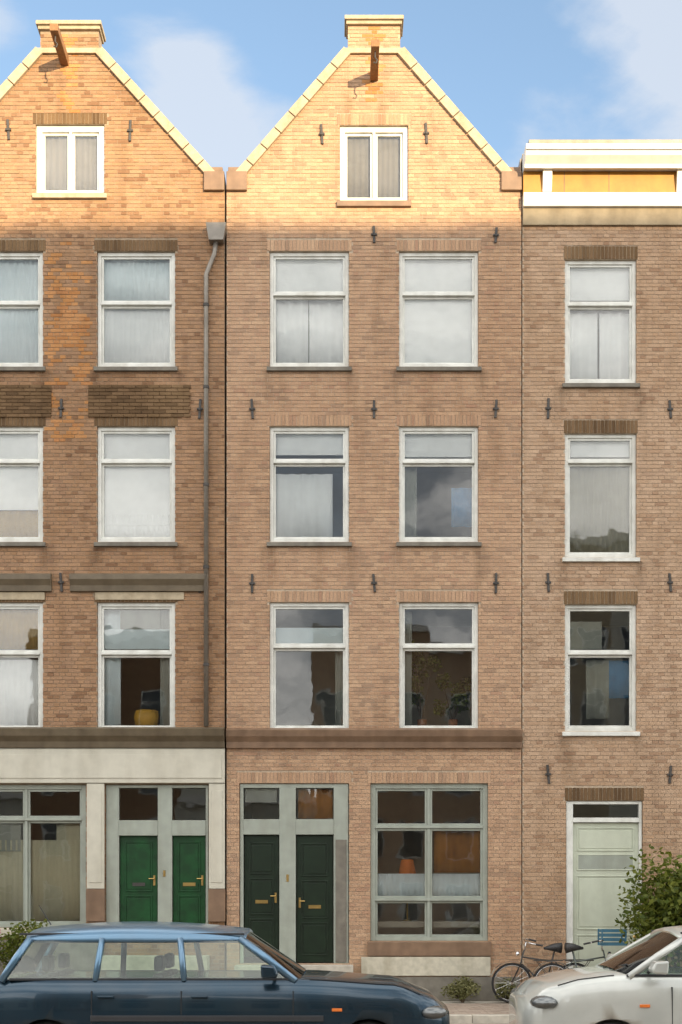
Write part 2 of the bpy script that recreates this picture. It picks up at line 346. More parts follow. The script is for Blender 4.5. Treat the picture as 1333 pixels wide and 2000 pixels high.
def window(house,px0,px1,pt,pb,bar=None,mull=None,cur=(),frame='white_paint',sill='bluestone',sill_h=.09,inset=.055,y=0,name='window',t=.062,low=None,sash='white_paint'):
    """bar: list of photo y of transoms; mull: photo x of mullions; cur: coverings"""
    x0,x1,z0,z1=X(px0),X(px1),Z(pb),Z(pt); g=.002; yf=y+inset
    fr=MB(); ring(fr,x0+g,x1-g,z0+g,z1-g,t,yf,yf+.11,bot=.07)
    xa,xb,za,zb=x0+t,x1-t,z0+.07,z1-t
    bars=sorted([Z(b) for b in (bar or [])]); bt=.045
    for b in bars: fr.box(xa,xb,yf-.012,yf+.10,b-bt/2,b+bt/2)
    wo=fr.build(name,frame,house,bev=.004)
    rows=[za]+[v for b in bars for v in (b-bt/2,b+bt/2)]+[zb]
    cols=[xa]+[v for mm in sorted(mull or []) for v in (X(mm)-.022,X(mm)+.022)]+[xb]
    if mull:
        for mm in mull:
            for r in range(0,len(rows),2): MB().box(X(mm)-.022,X(mm)+.022,yf+.004,yf+.09,rows[r],rows[r+1]).build('mullion',frame,wo)
    for r in range(0,len(rows),2):
        for c in range(0,len(cols),2):
            p,q,u,v=cols[c]+.002,cols[c+1]-.002,rows[r]+.002,rows[r+1]-.002; ys=yf+.025+(.02 if r==0 else 0)
            s_=MB(); st=.040; ring(s_,p,q,u,v,st,ys,ys+.04); s_.build('sash',sash,wo,bev=.003)
            MB().box(p+st-.004,q-st+.004,ys+.018,ys+.024,u+st-.004,v-st+.004).build('pane','window_glass',wo)
    if sill: MB().prof([(y-.055,z0-sill_h),(y-.055,z0-.022),(y+.05,z0-.001),(y+.10,z0-.001),(y+.10,z0-sill_h)],x0-.05,x1+.05).build('sill',sill,wo,bev=.004)
    for cspec in cur:
        kind,a,b,c,d,mat_=cspec[:6]; yy=yf+(.10 if kind=='net' else .118 if kind=='blind' else .16)
        f=cloth if kind=='curtain' else blind
        f(X(a),X(b),Z(d),Z(c),yy,mat_,wo,name={'curtain':'curtain','blind':'roller_blind','net':'net_curtain'}[kind]) if kind!='net' else cloth(X(a),X(b),Z(d),Z(c),yy+.02,mat_,wo,name='net_curtain',amp=.008,freq=60)
    return wo
def door(house,px0,px1,pt,pb,m,y=.09,panels=3,handle_side=1,knob=True,slot='brass'):
    x0,x1,z0,z1=X(px0),X(px1),Z(pb),Z(pt); d=MB().box(x0+.003,x1-.003,y,y+.05,z0,z1).build('door',m,house,bev=.003)
    h=(z1-z0); w_=x1-x0; zz=z0+.12; hs=[.26,.30,.26][:panels] if panels==3 else [.36,.48]
    for k,fr_ in enumerate(hs):
        ph=h*fr_; p=MB(); ring(p,x0+.09,x1-.09,zz,zz+ph,.022,y-.014,y+.002); p.box(x0+.13,x1-.13,y-.009,y+.002,zz+.045,zz+ph-.045); p.build('door_panel',m,d,bev=.004); zz+=ph+.07
    hx=x1-.06 if handle_side>0 else x0+.06; hz=z0+1.05
    MB().box(hx-.018,hx+.018,y-.006,y+.001,hz-.09,hz+.09).tube([(hx,y,hz+.03),(hx,y-.05,hz+.03),(hx-.09*handle_side,y-.05,hz+.03)],.009,8).build('handle','brass',d)
    if knob: MB().box((x0+x1)/2-.11,(x0+x1)/2+.11,y-.018,y-.009,z0+.95,z0+1.01).build('letter_slot',slot,d)
    return d

def anchor(house,px,py,h=.34,y=0):
    x,z=X(px),Z(py)+rnd.uniform(-.012,.012); k_=rnd.uniform(-.016,.016); h*=rnd.uniform(.92,1.06); MB().trap(x-.022-k_,x+.022-k_,x-.022+k_,x+.022+k_,y-.030,y-.006,z-h/2,z+h/2).box(x-.05,x+.05,y-.036,y-.004,z-.018,z+.018).box(x-.014,x+.014,y-.050,y+.01,z-.03,z+.03).build('wall_anchor','iron',house,bev=.005)

def shell(house,x0,x1,depth,zt,floors,roof=None):
    """side walls, back wall, storeys; keeps the rooms dark as in a real house"""
    s=MB().box(x0,x0+.2,.302,depth,0,zt).box(x1-.2,x1,.302,depth,0,zt).box(x0+.2,x1-.2,depth-.2,depth,0,zt); s.build('side_walls','mortar_dark',house,fix=False)
    r=MB()
    for z in floors: r.box(x0+.202,x1-.202,.304,depth-.202,z-.12,z+.12)
    r.build('storey_floors','room_wall',house,fix=False)
    MB().box(x0+.202,x1-.202,3.6,3.7,.1,zt-.3).build('inner_wall','room_wall',house,fix=False)

def gable_bounds(xl,xr,zb,cx,hw,z_shoulder,zt):
    def f(z):
        if z<zb: return xl,xr
        if z<z_shoulder:
            u=(z-zb)/(z_shoulder-zb); a=xl+.16; b=xr-.16
            return a+(cx-hw-a)*u, b+(cx+hw-b)*u
        return cx-hw,cx+hw
    return f
def spout_gable(house,px_l,px_r,pcx,p_base,p_sh,p_top,hwpx,bounds,stone,capstone):
    cx=X(pcx); hw=hwpx/111; zb,zs,zt=Z(p_base),Z(p_sh),Z(p_top)
    for sgn in (-1,1):
        a=bounds(zb+1e-3); xb=a[1] if sgn>0 else a[0]; xt=cx+sgn*hw
        dx,dz=xt-xb,zs-zb; L=math.hypot(dx,dz); n=8 # coping stones laid end to end up the slope
        nx,nz_=-dz/L*-sgn*1.0,dx/L*-sgn
        if nz_<0: nx,nz_=-nx,-nz_
        if (nx>0)!=(sgn>0): nx=-nx
        for i in range(n):
            u0,u1=i/n+.003,(i+1)/n-.003; th=.085
            p0=(xb+dx*u0,zb+dz*u0); p1=(xb+dx*u1,zb+dz*u1)
            pts=[(p0[0]-nx*.075,p0[1]-nz_*.075),(p1[0]-nx*.075,p1[1]-nz_*.075),(p1[0]+nx*th,p1[1]+nz_*th),(p0[0]+nx*th,p0[1]+nz_*th)]
            MB().prism(pts,-.055,.34).build('coping_stone',stone,house,bev=.006)
        xe=xb+sgn*.16
        MB().box(min(xb-sgn*.20,xe),max(xb-sgn*.20,xe),-.06,.34,zb-.20,zb+.13).box(min(xb-sgn*.14,xe-sgn*.03),max(xb-sgn*.14,xe-sgn*.03),-.045,.33,zb+.13,zb+.21).build('kneeler_stone','brown_moulding',house,bev=.01)
    c=MB().box(cx-hw-.03,cx+hw+.03,-.05,.35,zt,zt+.06).box(cx-hw-.06,cx+hw+.06,-.09,.38,zt+.06,zt+.13)
    c.build('pinnacle_cap',capstone,house,bev=.008)
    MB().box(cx-hw-.05,cx+hw+.05,-.05,.32,zs-.06,zs+.03).build('pinnacle_band',stone,house,bev=.006)
def hoist(house,pcx,py,L=.85):
    x,z=X(pcx),Z(py); b=MB().prof([(.0,z-.08),(-L,z-.05),(-L,z+.07),(.0,z+.09)],x-.07,x+.07).build('hoist_beam','wood_beam',house,bev=.008)
    MB().tube([(x,-L+.12,z-.04),(x,-L+.12,z-.16)],.012,6).tube([(x+.0,-L+.12,z-.16),(x+.035,-L+.12,z-.20),(x+.02,-L+.12,z-.25),(x-.03,-L+.12,z-.24)],.012,6).build('hook','iron',b)
def roofing(house,xl,xr,zb,cx,zr,depth):
    for sgn,xe in ((-1,xl),(1,xr)):
        MB().prism([(xe,zb),(xe,zb+.12),(cx,zr+.12),(cx,zr)],.36,depth).build('roof_slope','roof_tile',house)
    MB().prism([(xl,zb),(xr,zb),(cx,zr-.02)],depth-.2,depth-.01).build('rear_gable','mortar_dark',house)

W1,W2,W3=(490,716),(832,1058),(1176,1428)
# ======================================================= MIDDLE HOUSE
mid=empty('canal_house',(X(731),0,0),'tan brick gabled house in the middle with dark green doors and a sunlit pointed gable','house','houses in the brick row')
xl,xr=X(443),X(1019)
gb=gable_bounds(xl,xr,Z(352),X(731),51/111,Z(100),Z(50))
BREAKS|={Z(352),Z(100)}
wins=[(527,682,*W1),(780,935,*W1),(527,682,*W2),(780,935,*W2),(527,682,*W3),(780,935,*W3)]
holes=[(X(a),X(b),Z(d),Z(c)) for a,b,c,d in wins]
G_win=(724,954,1530,1838); D_mid=(468,682,1530,1882); A_mid=(664,798,244,392)
for r in (G_win,D_mid,A_mid): holes.append((X(r[0]),X(r[1]),Z(r[3]),Z(r[2])))
hole_px=wins+[G_win,A_mid,D_mid]
sold=[(X(a)-.05,X(b)+.05,Z(c)+.0,Z(c)+.20) for a,b,c,d in hole_px]
stp=random.Random(5)
def strip(cx): return lambda x,z: abs(x-cx)<.17 and Z(235)<z<Z(52) and stp.random()<.6
brickwork(mid,gb,0.0,Z(50),holes,'brick_middle','mortar',special=strip(X(731)),soldiers=sold)
spout_gable(mid,443,1019,731,352,100,50,51,gb,'sandstone','sandstone')
hoist(mid,731,150)
for x in (493,731,969):
    for y_ in (799,1139): anchor(mid,x,y_)
for x in (731,969): anchor(mid,x,459,.28)
for x in (629,833): anchor(mid,x,262,.36)
shell(mid,xl,xr,9,Z(352),[Z(1479),Z(1120),Z(772),Z(430),.1])
roofing(mid,xl,xr,Z(352),X(731),Z(112),9)
def cov(a,b,top,bot,kind,m): return (kind,a+9,b-9,top,bot,m)
window(mid,527,682,*W1,bar=[572],cur=[cov(527,682,495,566,'blind','curtain_white'),('curtain',536,602,572,712,'curtain_white'),('curtain',604,673,572,712,'curtain_white')])
window(mid,780,935,*W1,bar=[572],cur=[cov(780,935,495,704,'blind','curtain_white')])
window(mid,527,682,*W2,bar=[900],cur=[cov(527,682,836,880,'blind','curtain_white'),('curtain',536,650,918,1052,'curtain_white')])
window(mid,780,935,*W2,bar=[900],cur=[cov(780,935,836,884,'blind','curtain_white'),('curtain',788,816,900,1052,'curtain_grey'),('curtain',884,926,945,1022,'curtain_blue')])
window(mid,527,682,*W3,bar=[1262],cur=[cov(527,682,1222,1256,'blind','curtain_blue_white'),('curtain',655,674,1256,1420,'curtain_grey')],sill='white_paint',sill_h=.06)
window(mid,780,935,*W3,bar=[1262],cur=[('curtain',788,806,1190,1420,'curtain_grey')],sill='white_paint',sill_h=.06)
window(mid,*A_mid,mull=[731],cur=[('net',672,790,250,388,'curtain_dusk')],sill='brown_moulding',sill_h=.12,t=.09)
gw=window(mid,*G_win,bar=[1615,1757],mull=[838],cur=[('net',734,944,1706,1764,'curtain_blue_white'),('curtain',850,942,1622,1704,'curtain_rust')],frame='grey_paint',sash='grey_paint',sill='brown_moulding',sill_h=.26,t=.085)
# moulding between ground floor and first floor
MB().prof([(-.005,Z(1462)),(-.06,Z(1462)),(-.07,Z(1450)),(-.13,Z(1440)),(-.15,Z(1428)),(-.005,Z(1422))],xl+.0,xr-.0).build('string_course','brown_moulding',mid,bev=.004)
# pale plinth
MB().box(X(706),X(958),-.05,.0-.004,Z(1906),Z(1869)).build('plinth_band','plinth_stone',mid,bev=.008)
MB().box(X(700),X(1016),-.035,-.004,0.0,Z(1908)).build('plinth','bluestone',mid,bev=.006)
# the two dark doors in one frame
f=MB(); x0,x1,z0,z1=X(469),X(681),Z(1882),Z(1531)
f.box(x0,x0+.06,.03,.15,z0,z1).box(x1-.26,x1,.03,.15,z0,z1).box(x0+.06,x1-.26,.03,.15,z1-.07,z1)
f.box(X(546),X(578),.02,.15,z0,z1-.07).box(x0+.06,X(546),.02,.15,Z(1630),Z(1600)).box(X(578),x1-.26,.02,.15,Z(1630),Z(1600))
df=f.build('door_frame','grey_paint',mid,bev=.005)
MB().box(X(656),X(677),.015,.028,z0+.02,Z(1640)).build('frame_panel','bluestone',df,bev=.004)
for a,b in ((477,545),(579,651)): MB().box(X(a),X(b),.09,.096,Z(1599),Z(1540)).build('pane','window_glass',df)
MB().box(X(478),X(540),.12,.125,Z(1566),Z(1540)).build('roller_blind','curtain_grey',df)
cloth(X(582),X(650),Z(1598),Z(1540),.15,'curtain_rust',df,name='curtain')  # rust colour of the cloth stands in for lamplight behind the transom
door(mid,477,545,1631,1870,'dark_green_paint',handle_side=1)
door(mid,579,651,1631,1880,'dark_green_paint',handle_side=-1)

# ======================================================= LEFT HOUSE
lef=empty('canal_house',(X(136),0,0),'brown brick gabled house on the left with green doors in a cream surround','house','houses in the brick row')
xl,xr=X(-166),X(439)
gl=gable_bounds(xl,xr,Z(352),X(136),57/111,Z(100),Z(60))
wl=[(190,342,*W1),(-70,84,*W1),(190,342,*W2),(-70,84,*W2),(190,342,*W3),(-70,84,*W3)]
A_l=(70,204,242,378); G_l=(-130,168,1532,1812); D_l=(206,408,1532,1836)
holes=[(X(a),X(b),Z(d),Z(c)) for a,b,c,d in wl+[A_l,G_l,D_l]]
sold=[(X(a)-.05,X(b)+.05,Z(c),Z(c)+.20) for a,b,c,d in wl+[A_l]]
spr=random.Random(12)
def lsp(x,z):
    if abs(x-X(136))<.17 and Z(235)<z<Z(62): return spr.random()<.6
    return abs(x-X(136))<.36 and Z(860)<z<Z(470) and noise.noise(Vector((x*2,z*1.4,3)))*1.3+spr.uniform(-.45,.45)>-.10+abs(x-X(136))*.5
brickwork(lef,gl,0.0,Z(60),holes,'brick_left','mortar_dark',special=lsp,soldiers=sold,soldierm='brick_dark')
spout_gable(lef,-166,439,136,352,100,60,57,gl,'sandstone','sandstone')
hoist(lef,127,120)
for x in (391,120): 
    for y_ in (799,1139): anchor(lef,x,y_)
for x in (17,255): anchor(lef,x,255,.36)
shell(lef,xl,xr,9,Z(352),[Z(1479),Z(1120),Z(772),Z(430),.1])
roofing(lef,xl,xr,Z(352),X(136),Z(112),9)
window(lef,190,342,*W1,bar=[590],cur=[cov(190,342,586,712,'net','curtain_white'),cov(190,342,495,586,'net','curtain_blue_white')])
window(lef,-70,84,*W1,bar=[590],cur=[cov(-70,84,495,712,'net','curtain_blue_white')])
window(lef,190,342,*W2,bar=[900],cur=[cov(190,342,836,1018,'blind','curtain_white'),cov(190,342,1000,1054,'net','curtain_white')])
window(lef,-70,84,*W2,bar=[900],cur=[cov(-70,84,836,988,'blind','curtain_white'),('curtain',-60,75,988,1054,'curtain_ochre')])
window(lef,190,342,*W3,bar=[1275],cur=[('curtain',198,232,1184,1424,'curtain_blue_white'),('curtain',310,334,1184,1424,'curtain_grey'),('blind',232,310,1184,1222,'curtain_grey'),('blind',199,333,1225,1262,'curtain_blue_white')],sill='white_paint',sill_h=.06)
window(lef,-70,84,*W3,bar=[1275],cur=[cov(-70,84,1182,1264,'net','curtain_ochre'),cov(-70,84,1285,1424,'net','curtain_white')],sill='white_paint',sill_h=.06)
window(lef,*A_l,mull=[137],cur=[('net',78,196,250,372,'curtain_dusk')],sill='sandstone',sill_h=.10,t=.10)
# recessed dark brick panels under the top floor windows and dark mouldings over the first floor ones
for a,b in ((172,374),(-104,102)):
    q=MB(); jr=random.Random(a)
    zz=Z(816)+.01; rw=0
    while zz<Z(756):
        x=X(a)+.01-(.105 if rw%2 else 0)
        while x<X(b)-.01:
            u,v=max(x,X(a)+.01),min(x+.20,X(b)-.01)
            if v-u>.03: q.box(u,v,-.022+jr.uniform(-.004,.003),.004,zz,zz+.053)
            x+=.21
        zz+=.0635; rw+=1
    stuff(q.build('brick_panel','brick_dark',lef,fix=False))
    MB().prof([(-.003,Z(1156)),(-.05,Z(1156)),(-.06,Z(1145)),(-.11,Z(1134)),(-.11,Z(1124)),(-.003,Z(1120))],X(a-34 if a>0 else a),X(b+34 if a>0 else b)).build('window_moulding','dark_moulding',lef,bev=.004)
    MB().box(X(a+14),X(b-14),-.02,-.004,Z(1172),Z(1157)).build('lintel_stone','sandstone',lef,bev=.004)
MB().prof([(-.003,Z(1462)),(-.10,Z(1462)),(-.12,Z(1450)),(-.20,Z(1440)),(-.23,Z(1426)),(-.003,Z(1420))],xl,X(440)).build('shop_cornice','dark_moulding',lef,bev=.005)
MB().box(xl,X(440),-.075,-.004,Z(1530),Z(1463)).build('fascia_board','cream_paint',lef,bev=.005)
MB().box(xl+.06,X(434),-.088,-.077,Z(1521),Z(1475)).build('fascia_panel','cream_paint',lef,bev=.006)
for a,b in ((171,205),(409,440),(-166,-132)):
    p_=MB().box(X(a),X(b),-.06,-.004,Z(1736),Z(1531)).build('pilaster','cream_paint',lef,bev=.005)
    MB().box(X(a+5),X(b-5),-.070,-.061,Z(1724),Z(1545)).build('pilaster_panel','cream_paint',p_,bev=.004)
    MB().box(X(a)-.01,X(b)+.01,-.075,-.004,Z(1800),Z(1737)).build('pilaster_base','brown_moulding',lef,bev=.006)
MB().box(xl,X(204),-.05,-.004,0,Z(1836)).build('plinth','bluestone',lef,bev=.006)
window(lef,*G_l,bar=[1600],mull=[50],cur=[('net',-120,160,1640,1808,'curtain_olive'),('curtain',105,160,1605,1808,'curtain_olive'),('blind',-120,36,1605,1660,'curtain_grey')],frame='grey_paint',sash='grey_paint',sill='plinth_stone',sill_h=.16,t=.08)
f=MB(); x0,x1,z0,z1=X(207),X(407),Z(1836),Z(1533)
f.box(x0,X(232),.03,.15,z0,z1).box(X(402),x1,.03,.15,z0,z1).box(X(308),X(336),.03,.15,z0,z1)
for a,b in ((232,308),(336,402)): f.box(X(a),X(b),.03,.15,z1-.05,z1).box(X(a),X(b),.02,.15,Z(1632),Z(1602))
lf=f.build('door_frame','grey_paint',lef,bev=.005)
for a,b in ((233,307),(337,401)):
    MB().box(X(a),X(b),.09,.096,Z(1601),Z(1540)).build('pane','window_glass',lf)
    door(lef,a,b,1632,1836,'green_paint',panels=2,slot='iron' if a<300 else 'brass')
MB().box(X(321)-.02,X(321)+.02,.018,.029,Z(1712),Z(1700)).lathe((X(321),.012,Z(1706)),[(.008,-.004),(.008,.006)],10,axis='y').build('door_bell','brass',lf)
MB().box(X(562)-.02,X(562)+.02,.008,.019,Z(1722),Z(1708)).build('door_bell','brass',df)
# rain pipe with its hopper between left and middle house
pipe=MB().tube([(X(424),-.075,Z(470)),(X(420),-.075,Z(500)),(X(404),-.075,Z(540)),(X(404),-.075,Z(1420))],.042,12)
pi=pipe.build('rain_pipe','zinc',lef,smooth=True)
MB().trap(X(410),X(438),X(404),X(444),-.17,-.01,Z(478),Z(444)).build('hopper','zinc',pi,bev=.006)
for y_ in (600,760,950,1110,1300): MB().lathe((X(404),-.075,Z(y_)),[(.052,-.025),(.052,.025)],12).box(X(404)-.012,X(404)+.012,-.04,0,Z(y_)-.012,Z(y_)+.012).build('pipe_bracket','iron',pi)

# ======================================================= RIGHT HOUSE
rig=empty('canal_house',(X(1190),0,0),'paler tan brick house on the right with a flat white and ochre cornice','house','houses in the brick row')
xl,xr=X(1021),X(1600)
wr=[(1104,1244,506,748),(1104,1244,846,1088),(1104,1244,1180,1428),(1370,1510,506,748),(1370,1510,846,1088),(1370,1510,1180,1428)]
G_r=(1106,1256,1564,1935); G_r2=(1372,1510,1564,1955)
holes=[(X(a),X(b),max(.0,Z(d)),Z(c)) for a,b,c,d in wr+[G_r,G_r2]]
sold=[(X(a)-.02,X(b)+.02,Z(c),Z(c)+.235) for a,b,c,d in wr+[G_r,G_r2]]
brickwork(rig,lambda z:(xl,xr),0,Z(412),holes,'brick_right','mortar',soldiers=sold,soldierm='brick_dark')
shell(rig,xl,xr,9,Z(300),[Z(1479),Z(1120),Z(790),Z(450),.1])
MB().box(xl,xr,.3,9,Z(300),Z(290)).build('roof','zinc',rig)
MB().box(xl,xr,.01,.31,Z(411.9),Z(300)).build('parapet','mortar',rig)
def corn(pts,m,n,a=xl,b=xr): MB().prof(pts,a,b).build(n,m,rig,bev=.004)
corn([(-.004,Z(442)),(-.05,Z(442)),(-.06,Z(410)),(-.004,Z(410))],'architrave_stone','architrave')
corn([(-.004,Z(409.5)),(-.12,Z(409.5)),(-.15,Z(400)),(-.15,Z(385)),(-.004,Z(385))],'cornice_white','lower_moulding')
corn([(-.004,Z(384.5)),(-.10,Z(384.5)),(-.10,Z(341)),(-.004,Z(341))],'ochre_paint','frieze')
corn([(.004,Z(340.5)),(-.20,Z(340.5)),(-.22,Z(345)),(-.26,Z(345)),(-.27,Z(338)),(-.38,Z(328)),(-.41,Z(320)),(-.44,Z(320)),(-.44,Z(310)),(.2,Z(306)),(.2,Z(340.5))],'cornice_white','upper_cornice')
corn([(-.40,Z(309)),(-.42,Z(301)),(.25,Z(297)),(.25,Z(305))],'zinc','gutter_cap',xl+.05,xr)
for px in (1058,1318,1560): MB().prof([(-.102,Z(384)),(-.13,Z(382)),(-.16,Z(368)),(-.19,Z(352)),(-.19,Z(342)),(-.102,Z(342))],X(px),X(px)+.16).build('cornice_bracket','cornice_white',rig,bev=.006)
for px in range(1100,1600,87): 
    if abs(px-1318)>60: MB().box(X(px),X(px)+.012,-.104,-.099,Z(384),Z(342)).build('frieze_joint','dark_moulding',rig)
for x in (1071,1309,1540):
    for y_ in (799,1139,1513): anchor(rig,x,y_)
window(rig,*wr[0],bar=[592],cur=[('blind',1112,1236,514,576,'curtain_white'),('curtain',1112,1172,600,742,'curtain_white'),('curtain',1176,1236,600,742,'curtain_white')])
window(rig,*wr[1],bar=[900],cur=[('blind',1112,1236,852,884,'curtain_white'),('net',1112,1236,905,1080,'curtain_moss')],sill='white_paint')
window(rig,*wr[2],bar=[1275],cur=[('curtain',1195,1236,1285,1360,'curtain_blue'),('curtain',1150,1195,1285,1400,'curtain_grey'),('blind',1112,1180,1210,1262,'curtain_grey')],sill='white_paint')
for k in (3,4,5): window(rig,*wr[k],bar=[wr[k][2]+88],cur=[('net',wr[k][0]+8,wr[k][1]-8,wr[k][2]+8,wr[k][3]-8,'curtain_white')])
f=MB(); xa,xb=X(1107),X(1255); zb_,zt_=Z(1934),Z(1565)
f.box(xa,xa+.12,.03,.15,zb_,zt_).box(xb-.05,xb,.03,.15,zb_,zt_).box(xa+.12,xb-.05,.03,.15,zt_-.05,zt_).box(xa+.12,xb-.05,.02,.15,Z(1606),Z(1597))
wf=f.build('door_frame','white_paint',rig,bev=.004)
MB().box(xa+.122,xb-.052,.09,.096,Z(1597),zt_-.05).build('pane','window_glass',wf)
d=MB().box(xa+.123,xb-.053,.08,.13,zb_,Z(1607)).build('door','pale_green_paint',rig,bev=.003)
q=MB(); ring(q,xa+.20,xb-.13,Z(1662),Z(1616),.02,.066,.082); q.box(xa+.24,xb-.17,.072,.082,Z(1657),Z(1621)); q.build('door_panel','pale_green_paint',d,bev=.004)
q=MB(); ring(q,xa+.20,xb-.13,Z(1700),Z(1668),.02,.066,.082); q.build('door_light_frame','pale_green_paint',d,bev=.004); MB().box(xa+.22,xb-.15,.070,.076,Z(1698),Z(1670)).build('door_light','grey_paint',d)
for u,v in ((1816,1710),(1925,1826)):
    q=MB(); ring(q,xa+.20,xb-.13,Z(u),Z(v),.02,.066,.082); q.box(xa+.24,xb-.17,.072,.082,Z(u)+.05,Z(v)-.05); q.build('door_panel','pale_green_paint',d,bev=.004)
MB().lathe((xb-.13,.05,Z(1830)),[(.012,.03),(.012,.0),(.03,-.01),(.03,-.03)],14,axis='y').build('knob','brass',d,smooth=True)
f=MB(); ring(f,X(1373),X(1509),0.0,Z(1566),.07,.03,.15); f.box(X(1381),X(1501),.03,.15,Z(1655),Z(1640)); gf=f.build('door_frame','white_paint',rig)
MB().box(X(1382),X(1500),.09,.096,Z(1640),Z(1576)).build('pane','window_glass',gf)
door(rig,1381,1501,1656,1947,'dark_green_paint',y=.07)

# ======================================================= neighbour just outside the left edge
nb=empty('canal_house',(X(-440),0,0),'red brown brick house beyond the left edge with a flat cornice','house','houses in the brick row')
xl,xr=X(-720),X(-168)
wn=[(a,a+150,t_,b_) for a in (-640,-370) for t_,b_ in (W1,W2,W3,(1560,1840))]
brickwork(nb,lambda z:(xl,xr),0,Z(400),[(X(a),X(b),Z(d),Z(c)) for a,b,c,d in wn],'brick_left','mortar_dark',single=0,soldiers=[(X(a),X(b),Z(c),Z(c)+.2) for a,b,c,d in wn],soldierm='brick_dark')
for a,b,c,d in wn: window(nb,a,b,c,d,bar=[c+82],cur=[('net',a+8,b-8,c+8,d-8,'curtain_white')])
shell(nb,xl,xr,9,Z(400),[Z(1479),Z(1120),Z(772),Z(430),.1])
MB().prof([(-.004,Z(430)),(-.1,Z(430)),(-.3,Z(400)),(-.3,Z(392)),(.3,Z(388)),(.3,Z(399)),(-.004,Z(399))],xl,xr).build('cornice','cornice_white',nb)
MB().box(xl,xr,.3,9,Z(399),Z(392)).build('roof','zinc',nb)

# ======================================================= stone steps (each a thing)
def step(px0,px1,d,h,lab,y=-.004): tag(MB().box(X(px0),X(px1),y-d,y,0.004,h).build('door_step','slab_stone',None,bev=.01),lab,'step')
step(462,690,.42,Z(1884),'worn grey stone step below the pair of dark green doors')
step(206,410,.40,Z(1838)-.25,'stone step below the bright green doors, behind the dark car')
tag(bpy.data.objects['door_step.001'],'high stone block step below the bright green doors, behind the dark car','step')

# ======================================================= ground
struct(MB().box(-300,300,-3.02-300,-3.02,-.30,-.124).build('road','asphalt'))
struct(MB().box(-300,300,-2.95,300,-.30,-.012).build('pavement','mortar_dark'))
pv=bpy.data.objects['pavement']; pm=MB(); pr=random.Random(3); full=[]
y_=-2.80; row=0
while y_<-.62:
    x=-8.0+(.105 if row%2 else 0)
    while x<8.0:
        full.append((x+.1,y_+.05,pr.uniform(-.003,.002))); x+=.21
    y_+=.107; row+=1
full.sort(key=lambda c:(abs(c[0]-2.4)>1.1,c[1]))
ume=bpy.data.meshes.new('paver'); q=MB().box(-.1,.1,-.0485,.0485,-.06,0); ume.from_pydata(q.v,[],q.f); ume.materials.append(M['paver_mat'])
for c in full[:300]:
    o=bpy.data.objects.new('paver',ume); C.objects.link(o); o.parent=pv; o.location=c
for c in full[300:]: pm.box(c[0]-.1,c[0]+.1,c[1]-.0485,c[1]+.0485,c[2]-.06,c[2])
stuff(pm.build('pavers','paver_mat',pv,fix=False))
x=-9.0
while x<9:
    w_=pr.uniform(.7,1.1); MB().box(x+.003,x+w_-.003,-.60,-.006,-.06,pr.uniform(-.004,.004)).build('stone_slab','slab_stone',pv,bev=.006); x+=w_
x=-9.0
while x<9: MB().box(x+.003,x+.997,-3.0,-2.83,-.2,.002).build('kerb_stone','slab_stone',pv,bev=.012); x+=1.0
# road clinkers near the houses
rd=bpy.data.objects['road']; rm=MB(); y_=-12.0; row=0
while y_<-3.06:
    x=-9.0+(.105 if row%2 else 0)
    while x<9: rm.box(x,x+.2,y_,y_+.097,-.16,-.118+pr.uniform(-.003,.002)); x+=.21
    y_+=.107; row+=1
stuff(rm.build('road_pavers','paver_mat',rd,fix=False))

# ======================================================= vegetation
def leaves(mb,c,r,n,size,rg,shape=None):
    for _ in range(n):
        while True:
            p=Vector((rg.uniform(-1,1),rg.uniform(-1,1),rg.uniform(-1,1)))
            if p.length<1: break
        p=p*(.55+.45*p.length) if p.length>.01 else p
        if noise.noise(Vector((c[0]+p.x*1.7,c[1]+p.y*1.7,c[2]+p.z*1.7))*1.3)<-.28: continue
        q=Vector((c[0]+p.x*r[0],c[1]+p.y*r[1],c[2]+p.z*r[2]))
        a=Vector((rg.uniform(-1,1),rg.uniform(-1,1),rg.uniform(-.6,.8))).normalized(); b=a.cross(Vector((rg.uniform(-1,1),rg.uniform(-1,1),rg.uniform(-1,1)))).normalized()
        s=size*rg.uniform(.6,1.3); k=len(mb.v)
        mb.v+=[tuple(q-a*s*.5),tuple(q+b*s*.28),tuple(q+a*s*.5),tuple(q-b*s*.28)]; mb.f.append((k,k+1,k+2,k+3))
def shrub(name,x,y,h,w,label,cat,clumps,leafm='leaf_green',n=900,size=.07,pot=None,seed=1,flowers=0,hr=(.35,.75)):
    rg=random.Random(seed); o=empty(name,(x,y,0),label,cat); z0=0
    if pot:
        ph,prr=pot; MB().lathe((x,y,0.004),[(prr*.72,0),(prr*.95,ph*.85),(prr*1.05,ph*.86),(prr*1.05,ph),(prr*.9,ph),(prr*.88,ph-.04)],20).build('pot','terracotta',o); z0=ph-.05
    st=MB(); fo=MB()
    for i in range(clumps):
        a=2*math.pi*i/clumps+rg.uniform(-.3,.3); rr=w*.30*(0 if i==0 else rg.uniform(.5,1.1)); hz=z0+(h-z0)*(.72 if i==0 else rg.uniform(*hr))
        cx,cy=x+rr*math.cos(a),y+rr*math.sin(a)*.7; st.tube([(x,y,z0),(x+(cx-x)*.4,y+(cy-y)*.4,z0+(hz-z0)*.5),(cx,cy,hz)],[.022,.015,.008],6)
        leaves(fo,(cx,cy,hz),(w*.27,w*.25,(h-z0)*.30),n//clumps,size,rg)
    st.build('stems','bark',o); fo.build('foliage',leafm,o,fix=False)
    if flowers:
        fl=MB()
        for i in range(flowers): 
            a=rg.uniform(0,6.28); leaves(fl,(x+w*.3*math.cos(a),y+w*.25*math.sin(a)-.05,h*rg.uniform(.75,.98)),(.07,.07,.06),60,.04,rg)
        fl.build('flowers','petal_pink',o,fix=False)
    return o
